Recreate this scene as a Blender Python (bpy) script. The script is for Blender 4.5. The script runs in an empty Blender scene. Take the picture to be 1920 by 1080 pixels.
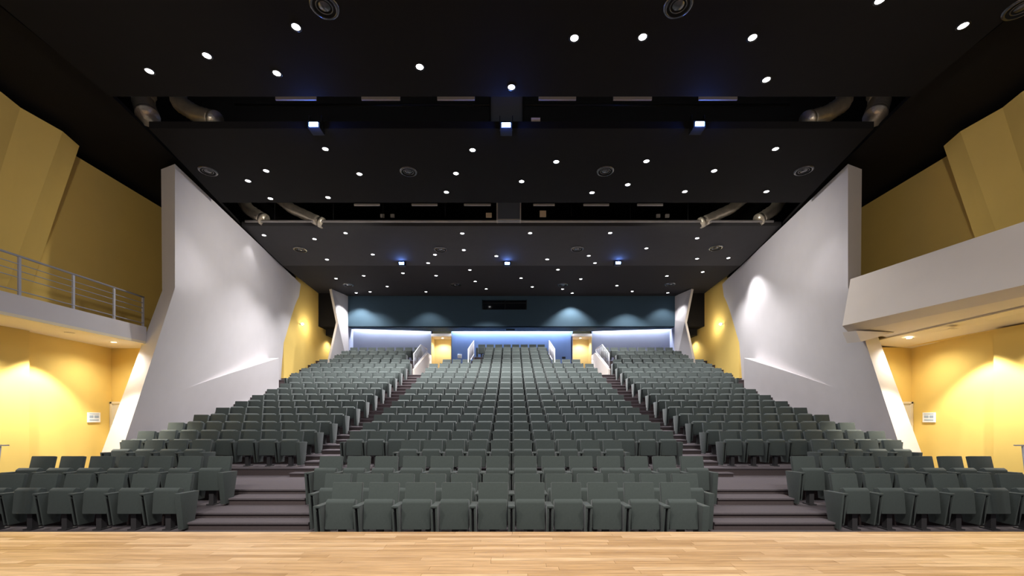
import bpy, bmesh, math, random
from mathutils import Vector, Matrix
random.seed(7)
scene = bpy.context.scene
COL = scene.collection

# ------------------------------------------------------------------ camera
F, U0, V0, CZ = 800.0, 959.0, 785.0, 1.88      # focal length in pixels, principal point, eye height
cam_data = bpy.data.cameras.new('camera')
cam = bpy.data.objects.new('camera', cam_data); COL.objects.link(cam)
cam.location = (0, 0, CZ); cam.rotation_euler = (math.pi/2, 0, 0)
cam_data.sensor_width = 36.0; cam_data.lens = F/1920*36
cam_data.shift_y = (V0-540)/1920; cam_data.shift_x = -(U0-960)/1920
cam_data.clip_start = .05; cam_data.clip_end = 200
scene.camera = cam

# ------------------------------------------------------------------ world, exposure
world = bpy.data.worlds.new('world'); scene.world = world; world.use_nodes = True
bg = world.node_tree.nodes['Background']
bg.inputs[0].default_value = (.92, .93, 1.0, 1); bg.inputs[1].default_value = .22
vs = scene.view_settings
vs.view_transform = 'Standard'; vs.look = 'None'; vs.gamma = 1.0; vs.use_curve_mapping = False
vs.exposure = 0.0

P_DOWN = 330.0          # watts of one ceiling downlight
def spot(name, loc, target, power, size_deg, blend, color=(1, 1, 1), radius=.05):
    d = bpy.data.lights.new(name, 'SPOT'); d.energy = power; d.color = color
    d.spot_size = math.radians(size_deg); d.spot_blend = blend; d.shadow_soft_size = radius
    o = bpy.data.objects.new(name, d); COL.objects.link(o); o.location = loc
    o.rotation_euler = (Vector(target)-Vector(loc)).to_track_quat('-Z', 'Y').to_euler()
    return o
# stage lighting bars above the stage (out of view, over the boards)
for x in (-6.0, -2.0, 2.0, 6.0):
    spot('stage_light', (x, .8, 7.6), (x*.9, 3.3, .8), 900, 95, .6, (1, .93, .82), .25)
for x in (-5.0, 0, 5.0):
    spot('stage_front_light', (x, 1.0, 7.8), (x*1.3, 8.3, .2), 700, 80, .8, (.97, .98, 1), .3)
for s in (-1, 1):
    spot('upper_wall_fill', (s*3.0, 1.5, 6.8), (s*11.0, 13.5, 7.2), 900, 62, 1.0, (1, .93, .84), .3)  # unseen fill added to lift the upper side walls
    # unseen wash lamps added by the rear gap to brighten the white walls
    spot('added_wall_wash', (s*3.0, 15.7, 9.15), (s*11.0, 16.5, 5.6), 1500, 84, 1.0, (1, .95, .88), .25)

# ------------------------------------------------------------------ pixel helpers (image measured at 1920x1080)
def P(u, v, y): return Vector(((u-U0)*y/F, y, CZ+(V0-v)*y/F))
def PZ(u, v, z): return P(u, v, F*(z-CZ)/(V0-v))
def PX(u, v, x): return P(u, v, F*x/(u-U0))
def hit(u, v, p0, n):
    d = Vector(((u-U0)/F, 1, (V0-v)/F)); c = Vector((0, 0, CZ))
    return c + d*((p0-c).dot(n)/d.dot(n))

# ------------------------------------------------------------------ materials
def mat(name, col, rough=.6, metal=0.0, noise=0.0, nscale=8.0, bump=0.0, bscale=60.0, emit=None, estr=0.0, spec=.3, stretch=None):
    m = bpy.data.materials.new(name); m.use_nodes = True
    nt = m.node_tree; b = nt.nodes['Principled BSDF']
    b.inputs['Base Color'].default_value = (*col, 1); b.inputs['Roughness'].default_value = rough
    b.inputs['Metallic'].default_value = metal; b.inputs['Specular IOR Level'].default_value = spec
    if emit:
        b.inputs['Emission Color'].default_value = (*emit, 1); b.inputs['Emission Strength'].default_value = estr
    if noise or bump:
        tc = nt.nodes.new('ShaderNodeTexCoord')
        src = tc.outputs['Object']
        if stretch:
            mp = nt.nodes.new('ShaderNodeMapping'); mp.inputs['Scale'].default_value = stretch
            nt.links.new(src, mp.inputs[0]); src = mp.outputs[0]
    if noise:
        nz = nt.nodes.new('ShaderNodeTexNoise'); nz.inputs['Scale'].default_value = nscale; nz.inputs['Detail'].default_value = 5
        nt.links.new(src, nz.inputs['Vector'])
        mx = nt.nodes.new('ShaderNodeMix'); mx.data_type = 'RGBA'
        mx.inputs['A'].default_value = (*[c*(1-noise) for c in col], 1)
        mx.inputs['B'].default_value = (*[min(1, c*(1+noise)) for c in col], 1)
        nt.links.new(nz.outputs['Fac'], mx.inputs['Factor']); nt.links.new(mx.outputs['Result'], b.inputs['Base Color'])
    if bump:
        n2 = nt.nodes.new('ShaderNodeTexNoise'); n2.inputs['Scale'].default_value = bscale; n2.inputs['Detail'].default_value = 3
        nt.links.new(src, n2.inputs['Vector'])
        bp = nt.nodes.new('ShaderNodeBump'); bp.inputs['Strength'].default_value = bump; bp.inputs['Distance'].default_value = .01
        nt.links.new(n2.outputs['Fac'], bp.inputs['Height']); nt.links.new(bp.outputs['Normal'], b.inputs['Normal'])
    return m

M_FABRIC = mat('green_grey_fabric', (.066, .080, .075), .85, noise=.12, nscale=30, bump=.15, bscale=350, spec=.25)
M_FABRIC.node_tree.nodes['Principled BSDF'].inputs['Sheen Weight'].default_value = .35
M_FABRIC.node_tree.nodes['Principled BSDF'].inputs['Sheen Roughness'].default_value = .4
M_FRAME = mat('black_metal', (.012, .013, .014), .45, .3)
M_FOOT = mat('dark_foot', (.055, .052, .055), .6, .2)
M_CARPET = mat('mauve_carpet', (.140, .120, .128), .95, noise=.35, nscale=120, bump=.4, bscale=250, spec=.1)
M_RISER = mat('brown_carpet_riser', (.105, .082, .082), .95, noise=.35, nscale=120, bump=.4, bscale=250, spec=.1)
M_NOSE = mat('pale_nosing', (.30, .25, .26), .7)
M_WHITE = mat('white_plaster', (.62, .59, .60), .9, noise=.04, nscale=2.0, bump=.05, bscale=90, spec=.15)
M_WEDGE = mat('cream_plaster', (.74, .67, .60), .9, noise=.03, nscale=2.0, spec=.15)  # creamier to carry the warm light on the right balcony parapet
M_YELLOW = mat('yellow_plaster', (.79, .56, .16), .9, noise=.05, nscale=1.5, bump=.05, bscale=90, spec=.15)
M_SOFFIT = mat('cream_soffit', (.82, .72, .52), .9, noise=.03, nscale=2, spec=.1)
M_BLACK = mat('black_ceiling_paint', (.0085, .0075, .0075), .8, noise=.15, nscale=3, spec=.2)
M_GREYC = mat('stage_lit_ceiling', (.060, .058, .060), .85, noise=.08, nscale=3, spec=.2)  # lighter tone stands in for stage light caught by the third panel
M_DARKC = mat('dark_ceiling_paint', (.024, .022, .023), .85, noise=.08, nscale=3, spec=.2)
M_VOID = mat('void_black', (.004, .004, .004), .9, noise=.1)
M_FASCIA = mat('night_blue_paint', (.046, .082, .112), .8, noise=.05, nscale=2, spec=.2)
M_BLUE = mat('sky_blue_paint', (.19, .30, .60), .85, noise=.04, nscale=2)
M_LAV = mat('lavender_grey_paint', (.30, .32, .42), .85, noise=.04, nscale=2)
M_SILVER = mat('galvanised_duct', (.70, .62, .48), .32, .6, noise=.3, nscale=6, bump=.5, bscale=25)
M_RAIL = mat('pale_grey_metal', (.50, .50, .55), .45, .4)
M_WRAIL = mat('white_metal', (.72, .72, .76), .5, .1)
M_PLATE = mat('pale_plate', (.50, .47, .44), .6)
M_TAG = mat('cream_card', (.75, .58, .40), .8)
M_GLASS = mat('dark_glass', (.006, .008, .012), .08, 0, spec=.6)
M_PROJ = mat('grey_hatch', (.16, .18, .22), .5, .3)
M_LENS = mat('downlight_lens', (.9, .9, .9), .4, emit=(1, .985, 1), estr=14)
M_LENSW = mat('warm_lens', (.9, .9, .8), .4, emit=(1, .95, .85), estr=14)
M_LENSB = mat('blue_lens', (.6, .7, 1), .4, emit=(.22, .42, 1), estr=60)
M_COVE = mat('cove_strip', (.9, .9, 1), .4, emit=(.82, .89, 1.0), estr=200)
M_RING = mat('black_ring', (.02, .02, .02), .35, .4)
M_VENT = mat('vent_metal', (.16, .16, .165), .22, .9)
M_PAPER = mat('paper_white', (.85, .85, .84), .7)
M_INK = mat('plan_ink', (.35, .42, .50), .7)
M_PASS = mat('pale_yellow_plaster', (.82, .66, .34), .9, noise=.04, nscale=2)
M_DOOR = mat('cream_door', (.80, .74, .60), .6)

def wood_mat():
    m = bpy.data.materials.new('oak_strip'); m.use_nodes = True
    nt = m.node_tree; b = nt.nodes['Principled BSDF']; L = nt.links
    oi = nt.nodes.new('ShaderNodeObjectInfo'); tc = nt.nodes.new('ShaderNodeTexCoord')
    add = nt.nodes.new('ShaderNodeVectorMath'); add.operation = 'ADD'
    sc = nt.nodes.new('ShaderNodeVectorMath'); sc.operation = 'SCALE'; sc.inputs[3].default_value = 1.0
    mul = nt.nodes.new('ShaderNodeVectorMath'); mul.operation = 'MULTIPLY'; mul.inputs[1].default_value = (1.3, 22, 1)
    L.new(oi.outputs['Location'], sc.inputs[0]); L.new(tc.outputs['Object'], add.inputs[0]); L.new(sc.outputs[0], add.inputs[1])
    L.new(add.outputs[0], mul.inputs[0])
    nz = nt.nodes.new('ShaderNodeTexNoise'); nz.inputs['Scale'].default_value = 2.2; nz.inputs['Detail'].default_value = 7; nz.inputs['Roughness'].default_value = .6
    L.new(mul.outputs[0], nz.inputs['Vector'])
    r1 = nt.nodes.new('ShaderNodeValToRGB'); e = r1.color_ramp.elements
    e[0].position = 0; e[0].color = (.50, .295, .13, 1); e[1].position = 1; e[1].color = (.76, .52, .295, 1)
    k = r1.color_ramp.elements.new(.5); k.color = (.66, .42, .215, 1)
    L.new(oi.outputs['Random'], r1.inputs[0])
    r2 = nt.nodes.new('ShaderNodeValToRGB'); e = r2.color_ramp.elements
    e[0].position = .25; e[0].color = (.60, .55, .50, 1); e[1].position = .62; e[1].color = (1.06, 1.06, 1.06, 1)
    L.new(nz.outputs['Fac'], r2.inputs[0])
    mx = nt.nodes.new('ShaderNodeMix'); mx.data_type = 'RGBA'; mx.blend_type = 'MULTIPLY'; mx.inputs['Factor'].default_value = 1
    L.new(r1.outputs[0], mx.inputs['A']); L.new(r2.outputs[0], mx.inputs['B']); L.new(mx.outputs['Result'], b.inputs['Base Color'])
    b.inputs['Roughness'].default_value = .42
    return m
M_WOOD = wood_mat()

# ------------------------------------------------------------------ mesh helpers
def mesh_obj(name, verts, faces, m, parent=None, smooth=False, recalc=True):
    me = bpy.data.meshes.new(name); me.from_pydata([tuple(v) for v in verts], [], faces)
    if recalc:
        bm = bmesh.new(); bm.from_mesh(me); bmesh.ops.recalc_face_normals(bm, faces=bm.faces); bm.to_mesh(me); bm.free()
    me.materials.append(m)
    if smooth: me.polygons.foreach_set('use_smooth', [True]*len(me.polygons))
    o = bpy.data.objects.new(name, me); COL.objects.link(o)
    if parent: o.parent = parent
    return o
class MB:
    def __init__(s): s.v = []; s.f = []
    def add(s, vs, fs):
        k = len(s.v); s.v += [tuple(v) for v in vs]; s.f += [tuple(i+k for i in f) for f in fs]; return s
    def box(s, x0, x1, y0, y1, z0, z1):
        return s.add([(x0,y0,z0),(x1,y0,z0),(x1,y1,z0),(x0,y1,z0),(x0,y0,z1),(x1,y0,z1),(x1,y1,z1),(x0,y1,z1)],
                     [(0,3,2,1),(4,5,6,7),(0,1,5,4),(1,2,6,5),(2,3,7,6),(3,0,4,7)])
    def loft(s, a, b):                      # two matching polygons joined into a solid
        n = len(a)
        return s.add(list(a)+list(b), [tuple(range(n))[::-1], tuple(range(n, 2*n))]+[(i, (i+1)%n, n+(i+1)%n, n+i) for i in range(n)])
    def tube(s, pts, r, n=10, cap=True):
        pts = [Vector(p) for p in pts]; rings = []
        for i, p in enumerate(pts):
            d = (pts[min(i+1, len(pts)-1)]-pts[max(i-1, 0)]).normalized()
            up = Vector((0,0,1)) if abs(d.z) < .9 else Vector((1,0,0))
            a = d.cross(up).normalized(); b = d.cross(a)
            rr = r[i] if isinstance(r, (list, tuple)) else r
            rings.append([p+(a*math.cos(t)+b*math.sin(t))*rr for t in [2*math.pi*k/n for k in range(n)]])
        vs = [v for g in rings for v in g]; fs = []
        for i in range(len(pts)-1):
            for k in range(n): fs.append((i*n+k, i*n+(k+1)%n, (i+1)*n+(k+1)%n, (i+1)*n+k))
        if cap: fs += [tuple(range(n))[::-1], tuple(range((len(pts)-1)*n, len(pts)*n))]
        return s.add(vs, fs)
    def lathe(s, prof, n=20, c=(0,0,0)):    # profile (r, z) about z
        vs = []; fs = []
        for r, z in prof:
            for k in range(n):
                t = 2*math.pi*k/n; vs.append((c[0]+r*math.cos(t), c[1]+r*math.sin(t), c[2]+z))
        for i in range(len(prof)-1):
            for k in range(n): fs.append((i*n+k, i*n+(k+1)%n, (i+1)*n+(k+1)%n, (i+1)*n+k))
        return s.add(vs, fs)
    def obj(s, name, m, parent=None, smooth=False, recalc=True): return mesh_obj(name, s.v, s.f, m, parent, smooth, recalc)
def bevel(o, w, seg=2):
    bm = bmesh.new(); bm.from_mesh(o.data)
    bmesh.ops.bevel(bm, geom=list(bm.edges), offset=w, segments=seg, profile=.6, affect='EDGES', clamp_overlap=True)
    bm.to_mesh(o.data); bm.free()
    o.data.polygons.foreach_set('use_smooth', [True]*len(o.data.polygons))
    o.data.set_sharp_from_angle(angle=math.radians(50)) if hasattr(o.data, 'set_sharp_from_angle') else None
    return o
def thing(name, label, cat, loc=(0,0,0), group=None):
    o = bpy.data.objects.new(name, None); COL.objects.link(o); o.location = loc; o.empty_display_size = .1
    return tag(o, label, cat, group)
def tag(o, label, cat, group=None):
    o['label'] = label; o['category'] = cat
    if group: o['group'] = group
    return o
def struct(o, label=None):
    o['kind'] = 'structure'
    if label: o['label'] = label
    return o
def copy_part(src, parent, loc=None):
    c = src.copy(); COL.objects.link(c); c.parent = parent
    if loc is not None: c.location = loc
    return c
ORD = ['zeroth','first','second','third','fourth','fifth','sixth','seventh','eighth','ninth','tenth','eleventh','twelfth','thirteenth','fourteenth','fifteenth','sixteenth','seventeenth','eighteenth','nineteenth','twentieth','twenty-first','twenty-second','twenty-third','twenty-fourth']

# ------------------------------------------------------------------ rows: depth of the seat backs and floor height
ROWY = lambda n: 6.50 + 1.0076*n
ROWF = {0:0, 1:0, 2:.22, 4:.44, 5:.63, 6:.85, 7:1.09, 8:1.34, 9:1.60, 10:1.88, 11:2.18, 12:2.49, 13:2.82, 14:3.16, 15:3.515, 16:3.87, 17:4.24, 18:4.62, 19:5.02, 20:5.40, 21:5.76}
EDGE = {n: ROWY(n)-.70 for n in ROWF}; EDGE[2] = 7.55; EDGE[4] = 8.72
ZC = 9.30

# ================================================================== FLOOR, TIERS, STEPS
floor = struct(MB().box(-14, 14, 4.16, 30, -.2, 0).obj('floor', M_CARPET), 'mauve grey carpeted auditorium floor below the tiers')
def slab(name, x0, x1, y0, y1, z0, z1, parent=floor):
    """carpeted block: riser body, overhanging tread and a pale nosing line"""
    o = MB().box(x0, x1, y0, y1, z0, z1-.03).obj(name, M_RISER, parent)
    t = MB().box(x0, x1, y0-.03, y1, z1-.03, z1).obj('tread', M_CARPET, o)
    return o
SIDEX = lambda n: 9.72 if n == 2 else 10.45 if n <= 5 else 10.75 if n == 6 else 11.95
order = [2] + list(range(4, 18))
for i, n in enumerate(order):
    y1 = EDGE[order[i+1]] + .05 if n != 17 else 29.6
    zl = ROWF[order[i-1]] if i else 0
    slab('tier', -SIDEX(n), SIDEX(n), EDGE[n], y1, max(0, zl-.25), ROWF[n])
for n in range(18, 22):
    y1 = EDGE[n+1]+.05 if n < 21 else 29.0
    if n < 21:
        if n == 20: y1 = 29.0
        for s in (-1, 1):
            a, b = sorted((s*5.55, s*11.95)); slab('tier', a, b, EDGE[n], y1, ROWF[n-1]-.25, ROWF[n])
    slab('tier', -2.45, 2.45, EDGE[n], EDGE[n+1]+.05 if n < 21 else 29.0, ROWF[n-1]-.25, ROWF[n])
# half steps in the two aisles
HALF_C = {1:3.32, 2:3.42, 4:3.97, 5:3.97}
prev = 0
for n in order:
    z0 = ROWF[prev] if prev else 0; h = {2: .13, 4: .35}.get(n, (z0+ROWF[n])/2)
    inner = {2:3.42, 4:3.97, 5:2.95}.get(n, 4.50)
    dep = .34 if n == 2 else .50 if n == 4 else .26 if n == 5 else .48
    for s in (-1, 1):
        a, b = sorted((s*inner, s*5.50)); slab('step', a, b, EDGE[n]-dep, EDGE[n]+.02, z0-.02, h)
    prev = n
for n in (18, 19, 20, 21):
    z0 = ROWF[n-1]; slab('step', -2.15, -1.72, EDGE[n]-.48, EDGE[n]+.02, z0-.02, (z0+ROWF[n])/2)

# ================================================================== STAGE
SZ, SEDGE = .78, 4.15
stage = struct(MB().box(-13, 13, -1.5, SEDGE-.005, -.2, SZ-.022).obj('floor_stage', M_RISER), 'raised stage deck of pale oak strips')
MB().box(-13, 13, -1.5, 2.40, SZ-.022, SZ).obj('deck_board', M_WOOD, stage)
lens_ = [.55, .75, .95, 1.15, 1.4]; pm = {}
for L_ in lens_:
    o = MB().box(0, L_-.002, 0, .0685, SZ-.022, SZ).obj('plank', M_WOOD, stage)
    pm[L_] = o.data; bpy.data.objects.remove(o)
W = .0700; nst = 25
for r in range(nst):
    y = SEDGE-(r+1)*W; x = -5.75-random.random()*.9; 
    while x < 5.7:
        L_ = random.choice(lens_); o = bpy.data.objects.new('plank', pm[L_]); COL.objects.link(o); o.parent = stage
        o.location = (x, y, random.uniform(-.0006, .0006)); x += L_
for s in (-1, 1):
    a, b = sorted((s*5.2, s*13)); 
    MB().box(-13, -6.75, 2.40, SEDGE, SZ-.022, SZ-.001).obj('deck_board', M_WOOD, stage) if s < 0 else MB().box(7.05, 13, 2.40, SEDGE, SZ-.022, SZ-.001).obj('deck_board', M_WOOD, stage)

# ================================================================== WHITE LEANING SIDE WALLS
YF, YB = 12.63, 23.9
def prof_front(y): return [P(328,315,YF), P(328,540,YF), P(222,865,YF)]
def side_wall(s):
    mir = lambda v: Vector((v.x*(-s), v.y, v.z))     # measured on the left (s=-1 keeps it)
    f = [P(328,315,YF), P(328,540,YF), P(222,865,YF)]
    d = (f[2]-f[1]); f.append(f[2]+d*((f[2].z-0.0)/(-d.z)))
    f = [f[0], f[1], f[3]]
    b = [P(564,536,YB), P(552.5,613,YB), P(553.6,690,YB)]; b[2].z = 4.2
    fo = [P(302,325,12.9), P(304,545,12.9), P(186,860,12.9)]; fo[2] = fo[1]+(fo[2]-fo[1])*(fo[1].z/(fo[1].z-fo[2].z))
    fo[0].z = f[0].z = 9.42; b[0].z = 9.42
    bo = [v+Vector((-.55, 0, 0)) for v in b]
    side = 'left' if s < 0 else 'right'
    lerp = lambda a, c, t: a*(1-t)+c*t
    N, K = 28, 28
    vs = []; fs = []
    for i in range(N+1):
        t = i/N; p = [lerp(f[k], b[k], t) for k in range(3)]; soft = .04+1.1*min(1, t*2.2)   # the fold at the leading edge eases out along the wall
        q0, q1 = (p[1].z-p[0].z), (p[1].z-p[2].z)
        sA = p[0]+(p[1]-p[0])*max(0, 1-soft*1.4/abs(q0)); sB = p[1]+(p[2]-p[1])*min(1, soft*2.0/abs(q1))
        for k in range(K+1):
            w = k/K
            if w < .25: v = lerp(p[0], sA, w/.25)
            elif w > .75: v = lerp(sB, p[2], (w-.75)/.25)
            else:
                r = (w-.25)/.5; v = sA*(1-r)**2 + p[1]*2*r*(1-r) + sB*r*r
            vs.append(mir(v))
    for i in range(N):
        for k in range(K): fs.append((i*(K+1)+k, i*(K+1)+k+1, (i+1)*(K+1)+k+1, (i+1)*(K+1)+k))
    nf = len(fs)
    # leading face, back and top
    o = len(vs); ld = [vs[k].copy() for k in range(K+1)]
    ou = []
    for k in range(K+1):
        z = ld[k].z; z1 = fo[1].z
        q = lerp(fo[0], fo[1], (fo[0].z-z)/(fo[0].z-z1)) if z > z1 else lerp(fo[1], fo[2], (z1-z)/(z1-fo[2].z))
        ou.append(mir(q))
    vs += ld+ou
    for k in range(K): fs.append((o+k, o+k+1, o+K+1+k+1, o+K+1+k))
    o2 = len(vs); vs += [v.copy() for v in ou] + [vs[N*(K+1)+k].copy()+Vector((s*.55, 0, 0)) for k in range(K+1)] + [vs[N*(K+1)+k].copy() for k in range(K+1)]
    for k in range(K):
        fs.append((o2+k, o2+k+1, o2+K+1+k+1, o2+K+1+k)); fs.append((o2+K+1+k, o2+K+2+k, o2+2*K+3+k, o2+2*K+2+k))
    w = struct(mesh_obj('wall_'+side, vs, fs, M_WHITE, None, True, False), f'white plaster wall leaning inward beside the {side} seat block')
    # wedge ledge standing out of the wall
    from mathutils.bvhtree import BVHTree
    bv = BVHTree.FromPolygons([mir(v) for v in vs[:(N+1)*(K+1)]], fs[:nf])
    def wh(u, v):
        d = Vector(((u-U0)/F, 1, (V0-v)/F)).normalized(); return bv.ray_cast(Vector((0, 0, CZ)), d)[0]
    NC, NR = 12, 8; lv = []; lf = []
    for i in range(NC+1):
        t = i/NC; u = 345+(503-345)*t; v0_ = 730+(672-730)*t
        top = wh(u, v0_); off = Vector((.62*t**1.7, -.18*t, 0))
        if i == 0: top = top
        col = [top]+[None]*(NR+1)
        last = top
        for k in range(NR+1):
            h = wh(u, v0_+k*13)
            if h is None or (k and h.z > last.z): h = Vector((last.x, last.y, last.z-.3))
            last = h; col[k+1] = h+off
        lv += [mir(q) for q in col]
    R = NR+2
    for i in range(NC):
        for k in range(R-1): lf.append((i*R+k, i*R+k+1, (i+1)*R+k+1, (i+1)*R+k))
    e = len(lv); base = NC*R
    lv += [lv[base+R-1]+Vector((s*.8, 0, 0))]; lf.append(tuple([base]+[base+k for k in range(1, R)]+[e]))
    lg = mesh_obj('ledge', lv, lf, M_WHITE, w, True); lg.data.set_sharp_from_angle(angle=math.radians(35))
    return f, b
FW, BW = side_wall(-1); side_wall(1)

# ================================================================== YELLOW SIDE WALLS, BALCONIES
def yellow_side(s):
    side = 'left' if s < 0 else 'right'
    X = lambda x: x*(-s)          # given as left-hand (negative) coordinates
    def poly(vs): return [Vector((X(v[0]), v[1], v[2])) for v in vs]
    # lower wall: plan outline extruded, with pier
    plan = [(-12.55, 5.5), (-12.55, 10.25), (-12.34, 10.27), (-12.36, 10.94), (-12.50, 10.96), (-12.80, 13.65), (-11.75, 13.65), (-11.75, 13.95), (-13.4, 13.95), (-13.4, 5.5)]
    zt = 4.16
    m = MB().loft(poly([(x, y, 0) for x, y in plan]), poly([(x, y, zt) for x, y in plan]))
    w = struct(m.obj('wall_%s_lower' % side, M_YELLOW), f'yellow plaster wall under the {side} balcony')
    # upper far wall behind the balcony
    m = MB(); m.box(*sorted((X(-12.5), X(-13.4))), 5.5, 22.0, zt+.0, 9.42)
    u = struct(m.obj('wall_%s_upper' % side, M_YELLOW), f'yellow plaster wall above the {side} balcony')
    # leaning folded facet
    top = [(-11.78, 6.5), (-11.78, 9.86), (-11.90, 10.34), (-11.78, 11.2), (-11.95, 11.8)]
    bot = [(-12.52, 6.5), (-12.40, 9.2), (-12.50, 9.7), (-12.38, 10.35), (-12.52, 10.95)]
    vs = poly([(x, y, 9.42) for x, y in top]) + poly([(x, y, 4.7) for x, y in bot])
    vs += poly([(-12.6, 6.5, 9.42), (-12.6, 11.8, 9.42), (-12.6, 10.95, 4.7), (-12.6, 6.5, 4.7)])
    n = len(top); fs = [(i, i+1, n+i+1, n+i) for i in range(n-1)] + [(n-1, 2*n+1, 2*n+2, 2*n-1)] + [(0, n, 2*n+3, 2*n), tuple(range(n))+(2*n+1, 2*n)]
    mesh_obj('folded_facet', vs, fs, M_YELLOW, u)
    # door in the return wall
    dz = 2.36
    dr = struct(MB().box(*sorted((X(-12.72), X(-11.75))), 13.60, 13.64, 0, dz).obj('door_%d' % (1 if s < 0 else 2), M_DOOR), f'cream door in the yellow recess beyond the {side} balcony')
    MB().box(*sorted((X(-12.78), X(-12.72))), 13.57, 13.64, 0, dz+.05).obj('door_frame', M_SOFFIT, dr)
    MB().box(*sorted((X(-12.78), X(-11.7))), 13.57, 13.64, dz, dz+.06).obj('door_frame', M_SOFFIT, dr)
    MB().box(*sorted((X(-12.64), X(-12.50))), 13.55, 13.60, 1.02, 1.05).obj('door_handle', M_RAIL, dr)
    return w, u
yellow_side(-1); yellow_side(1)
# left balcony: flat slab fascia with a rail
bl = struct(MB().box(-12.6, -11.0, 5.5, 12.86, 4.20, 4.64).obj('balcony_left', M_WHITE), 'white balcony edge with metal rail on the left')
MB().box(-13.0, -11.0, 5.5, 13.9, 4.13, 4.20).obj('soffit', M_SOFFIT, bl)
rail = thing('balcony_rail', 'pale grey metal railing with horizontal bars on the left balcony', 'railing', (-11.03, 10, 4.64))
def rp(name, m, mt, par): return m.obj(name, mt, par)
for y in (6.0, 7.2, 8.4, 9.57, 10.75, 11.85, 12.78):
    MB().box(-.03, .01, y-10-.025, y-10+.025, 0, .88).obj('post', M_RAIL, rail)
for k, (z, r) in enumerate(((.88, .026), (.70, .011), (.55, .011), (.40, .011), (.10, .014))):
    MB().tube([(0, -4.4, z), (0, 2.80, z)], r, 8).obj('top_rail' if k == 0 else 'bar', M_RAIL, rail, True)
# right balcony: leaning solid parapet, its warm light put into the cream tone
def RB(y): t = (12.6-y)/(12.6-8.77); return t
pts = []
for y in (12.6, 5.5):
    t = RB(y); xb = 9.77+.73*t
    pts.append([(xb, y, 4.62), (xb+.24, y, 6.0), (xb+.46, y, 6.0), (xb+.46, y, 4.75), (12.6, y, 4.75), (12.9, y, 4.16), (xb+.39, y, 4.47)])
pts[0] = [(x, y+(.0 if i < 3 else .25), z) for i, (x, y, z) in enumerate(pts[0])]
br = struct(MB().loft(*[[Vector(p) for p in q] for q in pts]).obj('balcony_right', M_WEDGE), 'solid white leaning balcony parapet on the right')
sp = []
for y in (13.9, 5.5):
    xb = 9.77+.73*RB(min(y, 12.6)); sp.append([Vector(p) for p in ((xb+(.41 if y < 13 else 1.5), y, 4.462 if y < 13 else 4.32), (13.0, y, 4.14), (13.0, y, 4.10), (xb+(.41 if y < 13 else 1.5), y, 4.422 if y < 13 else 4.28))])
MB().loft(*sp).obj('soffit', M_SOFFIT, br)
a = [P(1605,620,12.3), P(1677,623,12.3), P(1614,641,12.3)]
MB().loft(a, [v+Vector((0, .5, .05)) for v in a]).obj('gusset', M_WEDGE, br)

# ================================================================== BACK WALLS
YFA = 27.0
def wall_box(name, x0, x1, y0, y1, z0, z1, m, label):
    return struct(MB().box(x0, x1, y0, y1, z0, z1).obj(name, m), label)
zb = 1.88+173*YFA/F
fas = struct(MB().box(-10.4, -1.86, YFA, YFA+.25, zb, 9.75).box(.98, 10.45, YFA, YFA+.25, zb, 9.75).box(-1.86, .98, YFA, YFA+.25, zb, 8.78).box(-1.86, .98, YFA, YFA+.25, 9.42, 9.75).obj('wall_back_fascia', M_FASCIA), 'dark blue band of wall above the rear seats')
win = struct(MB().box(-1.86, .98, YFA+.2, YFA+.24, 8.78, 9.42).obj('window_1', M_GLASS), 'dark projection booth window in the blue fascia')
for x in (-1.86, -.44, .94): MB().box(x, x+.05, YFA+.1, YFA+.2, 8.78, 9.42).obj('window_frame', M_RING, win)
MB().box(-1.86, .98, YFA+.1, YFA+.2, 8.78, 8.82).obj('window_frame', M_RING, win)
MB().box(-1.86, .98, YFA+.1, YFA+.2, 9.24, 9.27).obj('window_frame', M_RING, win)
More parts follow.
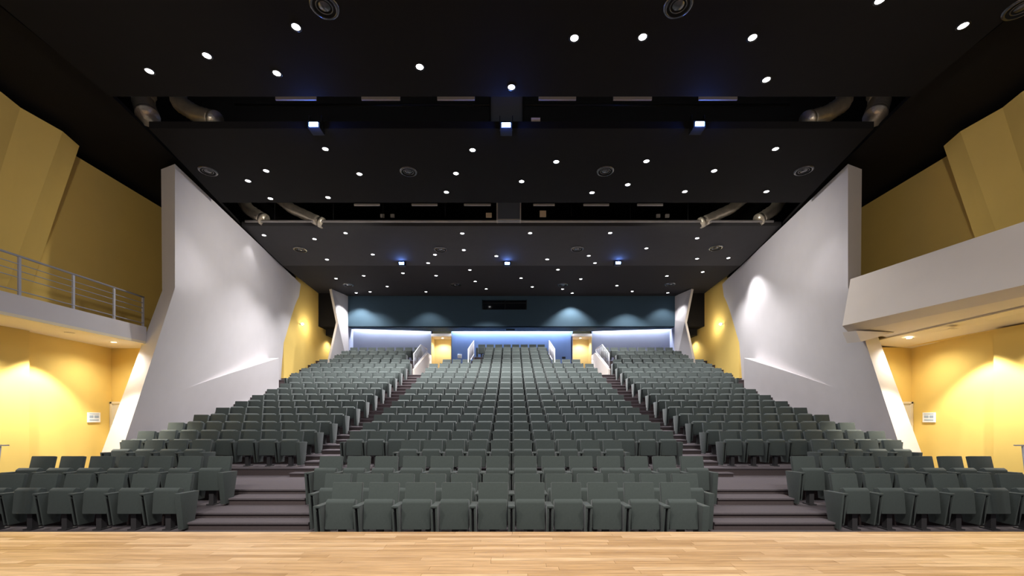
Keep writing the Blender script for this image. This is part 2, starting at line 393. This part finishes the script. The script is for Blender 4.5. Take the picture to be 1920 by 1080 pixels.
# soffit behind the fascia, stops short of the walls to leave a light slot
YW = 28.75
def soff(x0, x1, y1a, y1b):
    a = [(x0, YFA+.02, zb), (x1, YFA+.02, zb), (x1, y1b, zb), (x0, y1a, zb)]
    return MB().loft([Vector(p) for p in a], [Vector(p)+Vector((0,0,.14)) for p in a])
so = struct(soff(-5.42, 5.42, YW-.22, YW-.22).obj('ceiling_rear_soffit', M_FASCIA), 'dark blue soffit over the rear rows')
soff(-10.4, -5.42, 27.75, YW-.22).obj('soffit_panel', M_FASCIA, so); soff(5.42, 10.45, YW-.22, 27.75).obj('soffit_panel', M_FASCIA, so)
wb = wall_box('wall_back', -4.05, 4.12, YW, YW+.3, 4.0, 8.4, M_BLUE, 'sky blue rear wall behind the raised centre rows')
for s, nm in ((-1, 'left'), (1, 'right')):
    a = [Vector((s*10.4, 27.98, 4.6)), Vector((s*5.42, YW, 4.6)), Vector((s*5.42, YW+.3, 4.6)), Vector((s*10.4, YW+.3, 4.6))]
    struct(MB().loft(a, [v+Vector((0,0,3.8)) for v in a]).obj('wall_back_'+nm, M_LAV), f'lavender grey rear wall behind the {nm} seat block')
    # passage to the exit: cream yellow recess
    x0, x1 = sorted((s*4.05, s*5.42))
    r = struct(MB().box(x0-.1, x1+.1, 29.9, 30.1, 4.0, 8.2).obj('wall_passage_'+nm, M_PASS), f'lit yellow wall of the {nm} rear exit passage')
    MB().box(x0, x1, YW-.02, 29.9, 7.42, 7.6).obj('lintel', M_WEDGE, r)
    for xx in (x0, x1): MB().box(xx-.03, xx+.03, YW, 29.9, 4.2, 7.5).obj('jamb', M_PASS, r)
    # cove strips
    ca = Vector((s*10.3, 27.90, zb+.30)); cb = Vector((s*5.5, YW-.10, zb+.30))
    c = MB().loft([ca+Vector((0,-.05,0)), cb+Vector((0,-.05,0)), cb+Vector((0,.03,0)), ca+Vector((0,.03,0))], [ca+Vector((0,-.05,.03)), cb+Vector((0,-.05,.03)), cb+Vector((0,.03,.03)), ca+Vector((0,.03,.03))]).obj('cove_light', M_COVE)
    tag(c, f'white light strip in the ceiling slot above the {nm} rear wall', 'light strip', 'cove light strips')
c = MB().box(-4.0, 4.05, YW-.15, YW-.06, zb+.30, zb+.33).obj('cove_light', M_COVE)
tag(c, 'white light strip in the ceiling slot above the blue rear wall', 'light strip', 'cove light strips')
struct(MB().box(-13.4, 13.4, 30.1, 30.3, 0, 12).obj('wall_rear_outer', M_DARKC))
# rear yellow side walls, dark boxes and kinked fins
for s, nm in ((-1, 'left'), (1, 'right')):
    X = lambda x: -s*x
    yr = struct(MB().box(*sorted((X(-11.9), X(-12.3))), 22.3, 30.1, 4.0, 9.75).obj('wall_%s_rear' % nm, M_YELLOW), f'yellow wall strip behind the {nm} white leaning wall')
    db = struct(MB().box(*sorted((X(-11.9), X(-10.78))), 26.3, 28.4, 7.57, 9.75).obj('ceiling_drop_'+nm, M_BLACK), f'black boxed drop ceiling beside the {nm} rear fin')
    MB().box(*sorted((X(-11.75), X(-10.9))), 27.0, 28.4, 7.15, 7.57).obj('lower_box', M_BLACK, db)
    f = [P(621,541,25.2), P(634,604,25.2), P(619,672,25.2)]; f[2] += (f[2]-f[1])*.35
    b = [P(652.5,541,27.0), P(652.5,600,27.0), P(655,672,27.0)]; b[2].z = f[2].z
    b[1].x = b[0].x
    f[0].z = b[0].z = 9.62
    fo = [v+Vector((-.17, .1, 0)) for v in f]; bo = [v+Vector((-.4, 0, 0)) for v in b]
    flip = lambda L_: [Vector((X(v.x), v.y, v.z)) for v in L_]
    fn = MB().loft(flip([f[0], f[1], f[2], fo[2], fo[1], fo[0]]), flip([b[0], b[1], b[2], bo[2], bo[1], bo[0]]))
    fo_ = fn.obj('wall_fin_'+nm, M_WHITE); struct(fo_, f'white kinked fin wall at the {nm} end of the rear fascia')
    lw = [(X(-10.4), 27.0), (X(-10.3), 28.3)]
    struct(MB().box(*sorted((X(-10.55), X(-10.38))), 27.0, 28.4, 4.6, zb).obj('wall_return_'+nm, M_LAV), f'lavender return wall beside the {nm} rear fin')

# ================================================================== CEILING
roof = struct(MB().box(-14, 14, 3.0, 30.3, 12.0, 12.3).obj('ceiling', M_VOID), 'black roof void above the ceiling panels')
for s in (-1, 1):
    a, b = sorted((s*13.4, s*13.8)); MB().box(a, b, 5.0, 30.3, 9.3, 12.0).obj('void_side', M_VOID, roof)
def panel(name, y0, y1, w0, w1, z0, z1, m, th=.18):
    a = [Vector((-w0,y0,z0)), Vector((w0,y0,z0)), Vector((w1,y1,z1)), Vector((-w1,y1,z1))]
    return MB().loft(a, [v+Vector((0,0,th)) for v in a]).obj(name, m, roof)
PAN = {  # name: y0,y1,w0,w1,z0,z1,material
 'front': (3.6, 9.83, 9.0, 9.25, ZC, ZC, M_BLACK),
 'second': (10.91, 14.66, 9.27, 10.02, ZC, ZC, M_BLACK),
 'third': (16.95, 20.68, 10.72, 11.1, ZC+.40-.19, ZC, M_GREYC),
 'rear': (20.70, 27.05, 11.1, 12.0, ZC+.002, 9.645, M_DARKC)}
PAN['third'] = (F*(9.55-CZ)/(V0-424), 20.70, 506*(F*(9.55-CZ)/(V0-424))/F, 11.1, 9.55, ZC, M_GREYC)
PPL = {}
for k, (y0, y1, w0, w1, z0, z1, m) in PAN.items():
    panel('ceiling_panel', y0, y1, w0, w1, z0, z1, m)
    PPL[k] = (Vector((0, y0, z0)), Vector((0, z1-z0, -(y1-y0))).normalized())
# side ceilings that close the gap to the yellow and white walls, set a little higher
for s in (-1, 1):
    a = [(9.6, 5), (9.6, 10.3), (10.3, 14.5), (11.4, 20.0), (12.6, 28.5), (13.6, 28.5), (13.6, 5)]
    a = [Vector((s*x, y, 9.62)) for x, y in a]
    MB().loft(a, [v+Vector((0,0,.1)) for v in a]).obj('side_ceiling', M_BLACK, roof)

# ---- downlights
DL = {
 'front': [(555,50),(388,104),(280,133),(519,137),(787,125),(959,163),(1077,71),(1205,69),(1411,70),(1437,149),(1806,48),(1650,0)],
 'second': [(610,279),(886,281),(1043,303),(1212,302),(1454,279),(499,320),(674,326),(855,325),(978,340),(1339,320),(465,339),(837,360),(1110,361),(1177,346),(1284,359),(1437,359),(507,372),(615,370)],
 'third': [(495,441),(589.6,448),(648,437),(699,477),(613,486.5),(866.7,437.5),(869.6,468.7),(815.6,477.5),(802.8,493),(930.8,480),(994,437),(1144,436.6),(1307,446.5),(1212,465.5),(1026,486),(1104,479.5),(1115.7,493),(1307,485),(1365.7,483.6)],
 'rear': [(630,522),(682,517),(755.5,512),(817.7,516.8),(881,506),(891,527.6),(726,537),(667.7,549),(693.7,547),(798.7,547),(911.6,541.6),(977,521.5),(1046,505.5),(998,537.8),(1054.8,542),(1072.9,549.5),(1089,523),(1156.6,535.5),(1185.5,546),(1250.5,517.4),(1317.6,509.8),(1252,549)]}
DIM = {(1212,465.5),(1104,479.5),(1115.7,493),(1307,485),(682,517),(817.7,516.8),(881,506),(891,527.6),(726,537),(693.7,547),(798.7,547),(977,521.5),(1054.8,542),(1250.5,517.4),(1252,549)}
ring0 = MB().lathe([(.075, .0), (.078, -.012), (.105, -.012), (.108, .0)], 18).obj('trim_ring', M_RING, None, True)
lens0 = MB().lathe([(.0005, -.022), (.04, -.018), (.076, -.004), (.076, .0)], 18).obj('lens', M_LENS, None, True)
lensd = MB().lathe([(.0005, -.006), (.06, -.005), (.076, -.001), (.076, .0)], 18).obj('lens', M_LENS, None, True)
BOOST = {(495,441): .03, (1365.7,483.6): .8, (1317.6,509.8): .7, (613,486.5): 1.0, (630,522): 1.0, (1307,446.5): .7, (589.6,448): .8}
PNAME = {'front': 'front black ceiling panel', 'second': 'second black ceiling panel', 'third': 'stage-lit third ceiling panel', 'rear': 'dark rearmost ceiling panel'}
POW = {'front': .30, 'second': .30, 'third': 3.1, 'rear': 2.4}
for k, L_ in DL.items():
    for i, (u, v) in enumerate(sorted(L_)):
        p = hit(u, v, *PPL[k]); dim = (u, v) in DIM
        t = thing('ceiling_downlight', f'small round glowing downlight in the {PNAME[k]}, {ORD[i+1]} from left', 'downlight', p, 'downlights in the black ceiling')
        copy_part(ring0, t); copy_part(lensd if dim else lens0, t)
        spot('downlight_beam', p+Vector((0, 0, -.05)), p+Vector((0, 0, -3)), P_DOWN*POW[k]*BOOST.get((u, v), .35 if dim else 1.0), 106, .55, (1, .985, 1.0), .04)
for o in (ring0, lens0, lensd): bpy.data.objects.remove(o)

# ---- round air vents
VT = {'front': [(608,12),(1272,10),(1916,14)], 'second': [(390,321),(766,322),(1135,321),(1507,320)], 'third': [(563,468),(826,468),(1082,467),(1342,465)], 'rear': [(653,534),(855,534),(1055,534),(1256,533)]}
vr = MB().lathe([(.17, .0), (.175, -.03), (.215, -.02), (.225, 0)], 24).obj('rim', M_VENT, None, True)
vb = MB().lathe([(.17, 0), (.12, .03), (.0005, .03)], 24).obj('throat', M_VOID, None, True)
vc = MB().lathe([(.0005, -.028), (.07, -.022), (.095, .0)], 24).obj('cone', M_VENT, None, True)
vn = MB().lathe([(.115, -.01), (.12, -.02), (.14, -.01), (.135, .0)], 24).obj('inner_ring', M_VENT, None, True)
for k, L_ in VT.items():
    for i, (u, v) in enumerate(L_):
        p = hit(u, v, *PPL[k])
        t = thing('ceiling_vent', f'round black air diffuser in the {PNAME[k]}, {ORD[i+1]} from left', 'vent', p, 'round air vents in the ceiling')
        sc_ = 1.15 if k in ('front', 'second') else 1.35
        t.scale = (sc_, sc_, 1)
        for q in (vr, vc, vn): copy_part(q, t)
        copy_part(vb, t, (0, 0, -.034))
for o in (vr, vb, vc, vn): bpy.data.objects.remove(o)

# ---- blue-white spotlights
for i, (u, v, z) in enumerate([(588,234,9.26),(949,235,9.26),(1312,233,9.26),(753,494,9.20),(951,494,9.20),(1159,493,9.20)]):
    p = PZ(u, v, z); far = i >= 3
    t = thing('stage_spotlight', ('blue white spotlight in the front ceiling gap, ' if not far else 'blue white spotlight under the stage-lit panel edge, ')+('left of centre' if i%3 == 0 else 'in the middle' if i%3 == 1 else 'right of centre'), 'spotlight', p, 'blue white spotlights')
    MB().box(-.15, .15, .0, .30, -.07, .09).obj('housing', M_RING, t)
    MB().box(-.11, .11, -.015, 0, -.045, .055).obj('lens', M_LENSB if not far else M_LENSB, t)
    MB().box(-.17, -.15, .08, .16, -.04, .30 if not far else .12).box(.15, .17, .08, .16, -.04, .30 if not far else .12).obj('yoke', M_RING, t)
    d = bpy.data.lights.new('spotlight_glow', 'POINT'); d.energy = 22 if not far else 6; d.color = (.05, .16, 1); d.shadow_soft_size = .06
    o = bpy.data.objects.new('spotlight_glow', d); COL.objects.link(o); o.location = p+Vector((0, -.12, -.16 if not far else -.04))

# ---- things seen in the ceiling gaps
def duct(pts, r, label):
    pts = [Vector(p) for p in pts]; fine = []
    for i in range(len(pts)-1):
        for k in range(8): fine.append(pts[i].lerp(pts[i+1], k/8))
    fine.append(pts[-1])
    t = thing('ventilation_duct', label, 'duct', fine[0], 'silver ducts in the ceiling gaps')
    o0 = fine[0]; loc = [p-o0 for p in fine]
    MB().tube(loc, [r*(1+.08*(i % 2)) for i in range(len(loc))], 16).obj('flexible_pipe', M_SILVER, t, True)
    MB().tube([loc[-1], loc[-1]+(loc[-1]-loc[-2]).normalized()*.12], r*1.12, 16).obj('collar', M_SILVER, t, True)
D1 = 11.3; D2 = 17.0
for s, nm in ((-1, 'left'), (1, 'right')):
    m = lambda u: U0+(u-U0)*(-s)
    duct([P(m(278),150,D1+.3), P(m(268),190,D1+.2), P(m(276),214,D1)], .24, f'short silver duct at the outer {nm} end of front gap')
    duct([P(m(325),150,D1+.3), P(m(338),195,D1+.15), P(m(368),214,D1), P(m(400),224,D1-.1)], .20, f'bent silver duct in the front ceiling gap, inner {nm}')
    duct([P(m(452),370,D2+.3), P(m(465),392,D2+.1), P(m(492),410,D2)], .22, f'silver duct at the outer {nm} end of rear gap')
    duct([P(m(520),370,D2+.3), P(m(548),392,D2+.1), P(m(600),416,D2)], .19, f'ribbed silver duct in the rear ceiling gap, inner {nm}')
def pipe(u0, u1, v, y, r, label, m=M_RING):
    a, b = P(u0, v, y), P(u1, v, y); c = (a+b)/2
    o = MB().tube([a-c, b-c], r, 8).obj('ceiling_pipe', m, None, True); o.location = c
    return tag(o, label, 'pipe')
pipe(460, 1450, 415, 16.9, .05, 'long pale lighting pipe crossing the rear ceiling gap', M_PLATE)
pipe(455, 1455, 420, 17.2, .03, 'thin dark pipe behind the rear gap lighting bar')
pipe(420, 1500, 231, 11.4, .03, 'thin dark pipe along the front ceiling gap')
pipe(440, 1480, 197, 11.6, .03, 'upper dark pipe in the front ceiling gap')
def plates(lst, v, y, h, gname):
    for i, (a, b) in enumerate(lst):
        p0 = P(a, v, y); p1 = P(b, v, y); c = (p0+p1)/2
        o = MB().box(-(p1.x-p0.x)/2, (p1.x-p0.x)/2, -.02, .02, -h, h).obj('metal_plate', M_PLATE); o.location = c
        tag(o, f'pale metal plate at the top of the {gname} ceiling gap, {ORD[i+1]} from left', 'plate', 'plates in the ceiling gaps')
plates([(517,593),(678,750),(820,890),(1010,1080),(1150,1222),(1310,1382)], 184, 10.6, .05, 'front')
plates([(664,712),(772,820),(870,920),(1000,1040),(1094,1142),(1195,1243)], 384, 15.9, .035, 'rear')
# hangers
for i, u in enumerate((515, 625, 718, 835, 1071, 1182, 1290)):
    a = P(u, 416, 16.9); b = P(u, 376, 16.9)
    o = MB().tube([(0,0,0), b-a], .012, 6).obj('hanger_rod', M_VENT); o.location = a
    tag(o, f'thin vertical hanger rod in the rear ceiling gap, {ORD[i+1]} from left', 'rod', 'hanger rods')
for i, (u, v) in enumerate(((717,405),(736,405),(1234,405),(1251,405))):
    o = MB().box(-.08, .08, -.04, .04, -.07, .07).obj('socket_box', M_PLATE); o.location = P(u, v, 17.1); bevel(o, .015)
    tag(o, f'small grey socket box in the rear ceiling gap, {ORD[i+1]} from left', 'socket box', 'socket boxes')
for i, (u0, v0, u1, v1, y) in enumerate(((996,221,1013,240,11.0),(911,399,922,408,16.5),(1012,395,1024,407,16.5))):
    a, b = P(u0, v0, y), P(u1, v1, y); c = (a+b)/2
    o = MB().box(a.x-c.x, b.x-c.x, -.006, .006, b.z-c.z, a.z-c.z).obj('hanging_card', M_TAG); o.location = c
    tag(o, ['cream card hanging in the front ceiling gap', 'small cream card left of the rear gap hatch', 'small cream card right of the rear gap hatch'][i], 'card')
for i, (u0, v0, u1, v1, y) in enumerate(((917,176,983,240,11.3),(931,378,977,414,16.8))):
    a, b = P(u0, v0, y), P(u1, v1, y); c = (a+b)/2; w, h = (b.x-a.x)/2, (a.z-b.z)/2
    t = thing('projector_housing', ['grey boxed projector housing in the front ceiling gap', 'grey boxed housing in the rear ceiling gap'][i], 'housing', c)
    MB().box(-w+.05, w-.05, 0, .5, -h, h).obj('body', M_PROJ, t)
    for sx in (-1, 1): MB().box(*sorted((sx*w, sx*(w-.05))), -.06, .5, -h, h).obj('side_rail', M_RING if i == 0 else M_PLATE, t)
    MB().box(-w+.05, w-.05, -.03, 0, -h, -h+.06).obj('lower_lip', M_RING if i == 0 else M_PLATE, t)

# ---- warm downlights under the balconies and rear
def warm(p, label, power, ang=120, blend=.5, col=(1, .96, .87), lens=True, cat='downlight'):
    t = thing('recessed_downlight', label, cat, p, 'warm downlights')
    MB().lathe([(.07, .0), (.075, -.012), (.10, -.012), (.105, 0)], 18).obj('trim_ring', M_SOFFIT, t, True)
    MB().lathe([(.0005, -.006), (.069, -.004), (.07, 0)], 18).obj('lens' if lens else 'baffle', M_LENSW if lens else M_SOFFIT, t, True)
    spot('warm_beam', p+Vector((0,0,-.04)), p+Vector((0,0,-2)), power, ang, blend, col, .05)
for s, nm in ((-1, 'left'), (1, 'right')):
    z = 4.125 if s < 0 else 4.24
    warm(Vector((s*11.65, 12.5, z)), f'warm round downlight in the {nm} balcony soffit near the door', 150, 150, .8)
    warm(Vector((s*11.55, 11.15, z+(.0 if s < 0 else .01))), f'cream baffled downlight in the {nm} balcony soffit near the pier', 820, 100, .35, lens=False)
    warm(Vector((s*11.6, 9.3, z)), f'cream baffled downlight in the {nm} balcony soffit toward the stage', 560, 120, .6, lens=False)
    warm(Vector((s*4.73, 29.3, 7.41)), f'warm round downlight in the {nm} rear exit passage', 130, 140, .7)
    warm(Vector((s*11.35, 27.6, 7.14)), f'warm round downlight under the {nm} black drop box', 130, 140, .7)
    # wall lamp on the rear yellow wall
    t = thing('wall_lamp', f'small white wall lamp on the {nm} rear yellow wall', 'lamp', (s*11.9, 24.0, 7.2), 'wall lamps')
    MB().box(*sorted((0, -s*.10)), -.04, .04, -.03, .03).obj('bracket', M_WRAIL, t)
    MB().lathe([(.0005, -.07), (.06, -.04), (.075, 0), (.06, .04), (.0005, .07)], 14, (-s*.14, 0, 0)).obj('globe', M_LENSW, t, True)
    d = bpy.data.lights.new('wall_lamp_light', 'POINT'); d.energy = 45; d.color = (1, .93, .8); d.shadow_soft_size = .08
    o = bpy.data.objects.new('wall_lamp_light', d); COL.objects.link(o); o.location = (s*11.3, 24.6, 7.2)

# ================================================================== SEATS
def prism_x(mb, prof, x0, x1):      # yz profile extruded along x
    return mb.loft([Vector((x0, y, z)) for y, z in prof], [Vector((x1, y, z)) for y, z in prof])
proto = {}
o = prism_x(MB(), [(-.175,.36),(-.10,.34),(-.055,.60),(.015,.905),(-.055,.92),(-.125,.60)], -.226, .226).obj('backrest', M_FABRIC); proto['backrest'] = bevel(o, .016)
o = prism_x(MB(), [(-.385,.285),(-.27,.29),(-.205,.685),(-.30,.715),(-.355,.675)], -.208, .208).obj('seat_cushion', M_FABRIC); proto['seat_cushion'] = bevel(o, .022)
arm_prof = [(-.475,.635),(-.05,.615),(-.13,.10),(-.385,.10)]
m = MB(); prism_x(m, arm_prof, -.048, -.018); o = m.obj('arm_panel', M_FABRIC); proto['arm_a'] = bevel(o, .010)
m = MB(); prism_x(m, arm_prof, .018, .048); o = m.obj('arm_panel', M_FABRIC); proto['arm_b'] = bevel(o, .010)
o = prism_x(MB(), [(-.482,.645),(-.04,.628),(-.045,.60),(-.477,.612)], -.0485, .0485).obj('armrest', M_FABRIC); proto['armrest'] = bevel(o, .010)
m = MB(); prism_x(m, [(-.44,.60),(-.08,.60),(-.15,.11),(-.35,.11)], -.015, .015)
m.tube([(-.012, -.45, .56), (.012, -.40, .14)], .008, 6); proto['arm_frame'] = m.obj('arm_frame', M_FRAME)
m = MB(); m.box(-.045, .045, -.30, -.20, .02, .30).box(-.07, .07, -.34, -.14, 0, .02).box(-.20, .20, -.29, -.22, .27, .31); proto['pedestal'] = m.obj('pedestal', M_FOOT)
end_prof = [(-.482,.645),(-.04,.628),(-.17,.03),(-.405,.03)]
o = prism_x(MB(), end_prof, -.048, .052).obj('end_panel', M_FABRIC); proto['end_panel'] = bevel(o, .014)
o = prism_x(MB(), end_prof, -.055, -.016).obj('end_panel', M_FABRIC); proto['end_left'] = bevel(o, .012)

seats = []     # (x, n, block, index in row, count)
CENTRE = {0:(5,5),1:(6,6),2:(7,7),4:(5,5),17:(7,7),18:(3,4),19:(3,4),20:(3,4),21:(4,4)}
for n in ROWF:
    l, r = CENTRE.get(n, (8, 8))
    xs = [(k+.5)*.55 for k in range(-l, r)]
    for i, x in enumerate(xs): seats.append((x, n, 'centre', i, len(xs), .55))
SIDE = {1:7, 2:7, 4:4, 14:9, 15:9, 16:9, 17:9, 18:7, 19:7, 20:8}
for n in ROWF:
    if n in (0, 21): continue
    c = SIDE.get(n, 8); pit = .57
    x_in = 5.60+.232
    if n == 4: x_in = 10.02+.30-.232-3*pit-.232+.02
    if n in (18, 19): x_in = 6.32+.232
    xs = [-(x_in+k*pit) for k in range(c)][::-1]
    if n == 1: pit = .585; xs = [-(5.57+.232+k*pit) for k in range(c)][::-1]
    if n == 2: pit = .585; xs = [-(5.55+.232+k*pit) for k in range(c)][::-1]
    if n == 4: pit = .582; x0 = (231-U0)*ROWY(4)/F+.232; xs = [x0+k*pit for k in range(c)]
    for i, x in enumerate(xs):
        seats.append((x, n, 'left', i, c, pit)); 
    for i, x in enumerate([-q for q in xs][::-1]):
        seats.append((x, n, 'right', i, c, pit))
blockrows = {b: sorted({n for (_, n, bb, _, _, _) in seats if bb == b}) for b in ('left', 'centre', 'right')}
single = lambda s: s[1] <= 10 or (s[1] == 11 and s[2] == 'centre')
def seat_pieces(s):
    x, n, b, i, c, pit = s
    pcs = [('backrest', 0), ('seat_cushion', 0), ('pedestal', 0)]
    if i == 0: pcs += [('end_left', -pit/2), ('arm_b', -pit/2), ('armrest', -pit/2), ('arm_frame', -pit/2)]
    else: pcs += [('arm_a', -pit/2), ('arm_b', -pit/2), ('armrest', -pit/2), ('arm_frame', -pit/2)]
    if i == c-1: pcs += [('end_panel', pit/2)]
    return pcs
far = []
for s in seats:
    if not single(s): far.append(s); continue
    x, n, b, i, c, pit = s
    rr = blockrows[b].index(n)+1
    if c > 1:
        lab = f'dark green folding seat, {b} block, {ORD[rr]} row from stage, {ORD[i+1]} from left'
    t = thing('auditorium_seat', lab, 'seat', (x, ROWY(n), ROWF[n]), 'green folding seats in rows')
    for nm, dx in seat_pieces(s): copy_part(proto[nm], t, (dx, 0, 0))
# the remaining distant rows as one object
import numpy as np
cache = {}
for k, o in proto.items():
    me = o.data; v = np.empty(len(me.vertices)*3); me.vertices.foreach_get('co', v)
    cache[k] = (v.reshape(-1, 3), [tuple(p.vertices) for p in me.polygons])
far_mb = {0: [[], []], 1: [[], []]}
V = []; FC = []; MI = []; k0 = 0
MIDX = {'arm_frame': 1, 'pedestal': 2}
for s in far:
    x, n, b, i, c, pit = s
    for nm, dx in seat_pieces(s):
        v, f = cache[nm]; V.append(v+np.array([x+dx, ROWY(n), ROWF[n]])); FC += [tuple(q+k0 for q in p) for p in f]; MI += [MIDX.get(nm, 0)]*len(f); k0 += len(v)
me = bpy.data.meshes.new('distant_seat_rows'); me.from_pydata(np.concatenate(V).tolist(), [], FC)
for mm in (M_FABRIC, M_FRAME, M_FOOT): me.materials.append(mm)
me.polygons.foreach_set('material_index', MI); me.polygons.foreach_set('use_smooth', [True]*len(FC)); me.update()
me.set_sharp_from_angle(angle=math.radians(50))
fs_ = bpy.data.objects.new('distant_seat_rows', me); COL.objects.link(fs_)
tag(fs_, 'many rows of green folding seats rising toward the rear wall', 'seats'); fs_['kind'] = 'stuff'
for o in proto.values(): bpy.data.objects.remove(o)

# ================================================================== HANDRAILS
for s, nm in ((-1, 'left'), (1, 'right')):
    # exit passage parapet with railing
    x = s*5.42
    pr = [(23.6, 4.2), (23.6, 4.62), (27.5, 6.12), (28.7, 6.12), (28.7, 4.2)]
    a = [Vector((x-.05, y, z)) for y, z in pr]; b = [Vector((x+.05, y, z)) for y, z in pr]
    struct(MB().loft(a, b).obj('wall_parapet_'+nm, M_WEDGE), f'white sloping parapet beside the {nm} rear exit passage')
    t = thing('stair_railing', f'white metal railing on the sloping parapet by the {nm} exit', 'railing', (x, 23.6, 4.62), 'white stair railings')
    top = [(0, .05, .85), (0, 1.85, 1.67), (0, 3.8, 1.72)]
    MB().tube(top, .028, 8).obj('top_rail', M_WRAIL, t, True)
    MB().tube([(0, .05, .10), (0, 3.8, 1.58)], .02, 8).obj('bottom_rail', M_WRAIL, t, True)
    for k in range(14):
        y = .05+k*.288; zt = .85+.82*min(1, (y-.05)/1.8)+max(0, y-1.85)*.025; z0 = .02+(y)*.3846
        MB().tube([(0, y, min(z0, zt)-.01), (0, y, zt)], .022 if k in (0, 13) else .011, 6).obj('baluster', M_WRAIL, t, True)
    t = thing('stair_railing', f'white metal railing on the {nm} side of the raised centre rows', 'railing', (s*2.37, 23.4, 4.30), 'white stair railings')
    MB().tube([(0, 0, 1.38), (0, 3.5, 2.49)], .035, 8).obj('top_rail', M_WRAIL, t, True)
    MB().tube([(0, 0, .60), (0, 3.5, 1.65)], .03, 8).obj('bottom_rail', M_WRAIL, t, True)
    for k in range(13):
        y = k*.29; MB().tube([(0, y, .60+y*.30 if k not in (0, 12) else y*.3), (0, y, 1.38+y*.317)], .03 if k in (0, 12) else .013, 6).obj('baluster', M_WRAIL, t, True)
    # handrail of the side steps to the stage, at the frame edge
    t = thing('stage_handrail', f'grey metal handrail post at the far {nm} edge of the picture', 'handrail', (s*7.80, 6.5, 0))
    MB().box(-.13, .13, -.02, .02, 1.465, 1.482).obj('top_rail', M_RAIL, t)
    MB().tube([(s*.16, 0, 0), (0, 0, 1.46)], .022, 8).obj('post', M_RAIL, t, True)
    MB().tube([(s*.22, 0, 0), (s*.05, 0, 1.46)], .014, 8).obj('post', M_RAIL, t, True)
    # evacuation plan on the yellow wall
    ang = math.atan2(.30, 2.69)
    t = thing('wall_sign', f'small white framed evacuation plan on the {nm} yellow wall', 'sign', (s*12.705, 12.98, 1.92), 'evacuation plans')
    t.rotation_euler = (0, 0, ang if s < 0 else -ang)
    MB().box(-.012, .012, -.22, .22, -.15, .15).obj('board', M_PAPER, t)
    for (y0, y1, z0, z1) in ((-.17, .17, .095, .115), (-.17, -.03, -.02, .06), (.0, .16, -.02, .06), (-.17, .16, -.10, -.06)):
        MB().box(-.016, .016, y0, y1, z0, z1).obj('printed_plan', M_INK, t)
o = MB().box(-.14, .14, -.06, .0, -.14, .14).obj('wall_box', M_PAPER); o.location = P(862, 668, YW-.0); bevel(o, .02); tag(o, 'small white box mounted on the blue rear wall', 'wall box')
o = MB().box(-.12, .12, -.06, .0, -.07, .07).obj('wall_box', M_FRAME); o.location = P(1057, 671, YW-.0); bevel(o, .02); tag(o, 'small dark box mounted on the blue rear wall', 'wall box')
t = thing('ceiling_camera', 'small dark projector on the rear soffit above the blue wall', 'projector', P(957, 619, 28.0))
MB().box(-.28, .28, -.12, .12, -.05, .06).obj('body', M_FRAME, t); MB().box(-.05, .05, -.05, .05, .05, .25).obj('mount', M_FRAME, t)
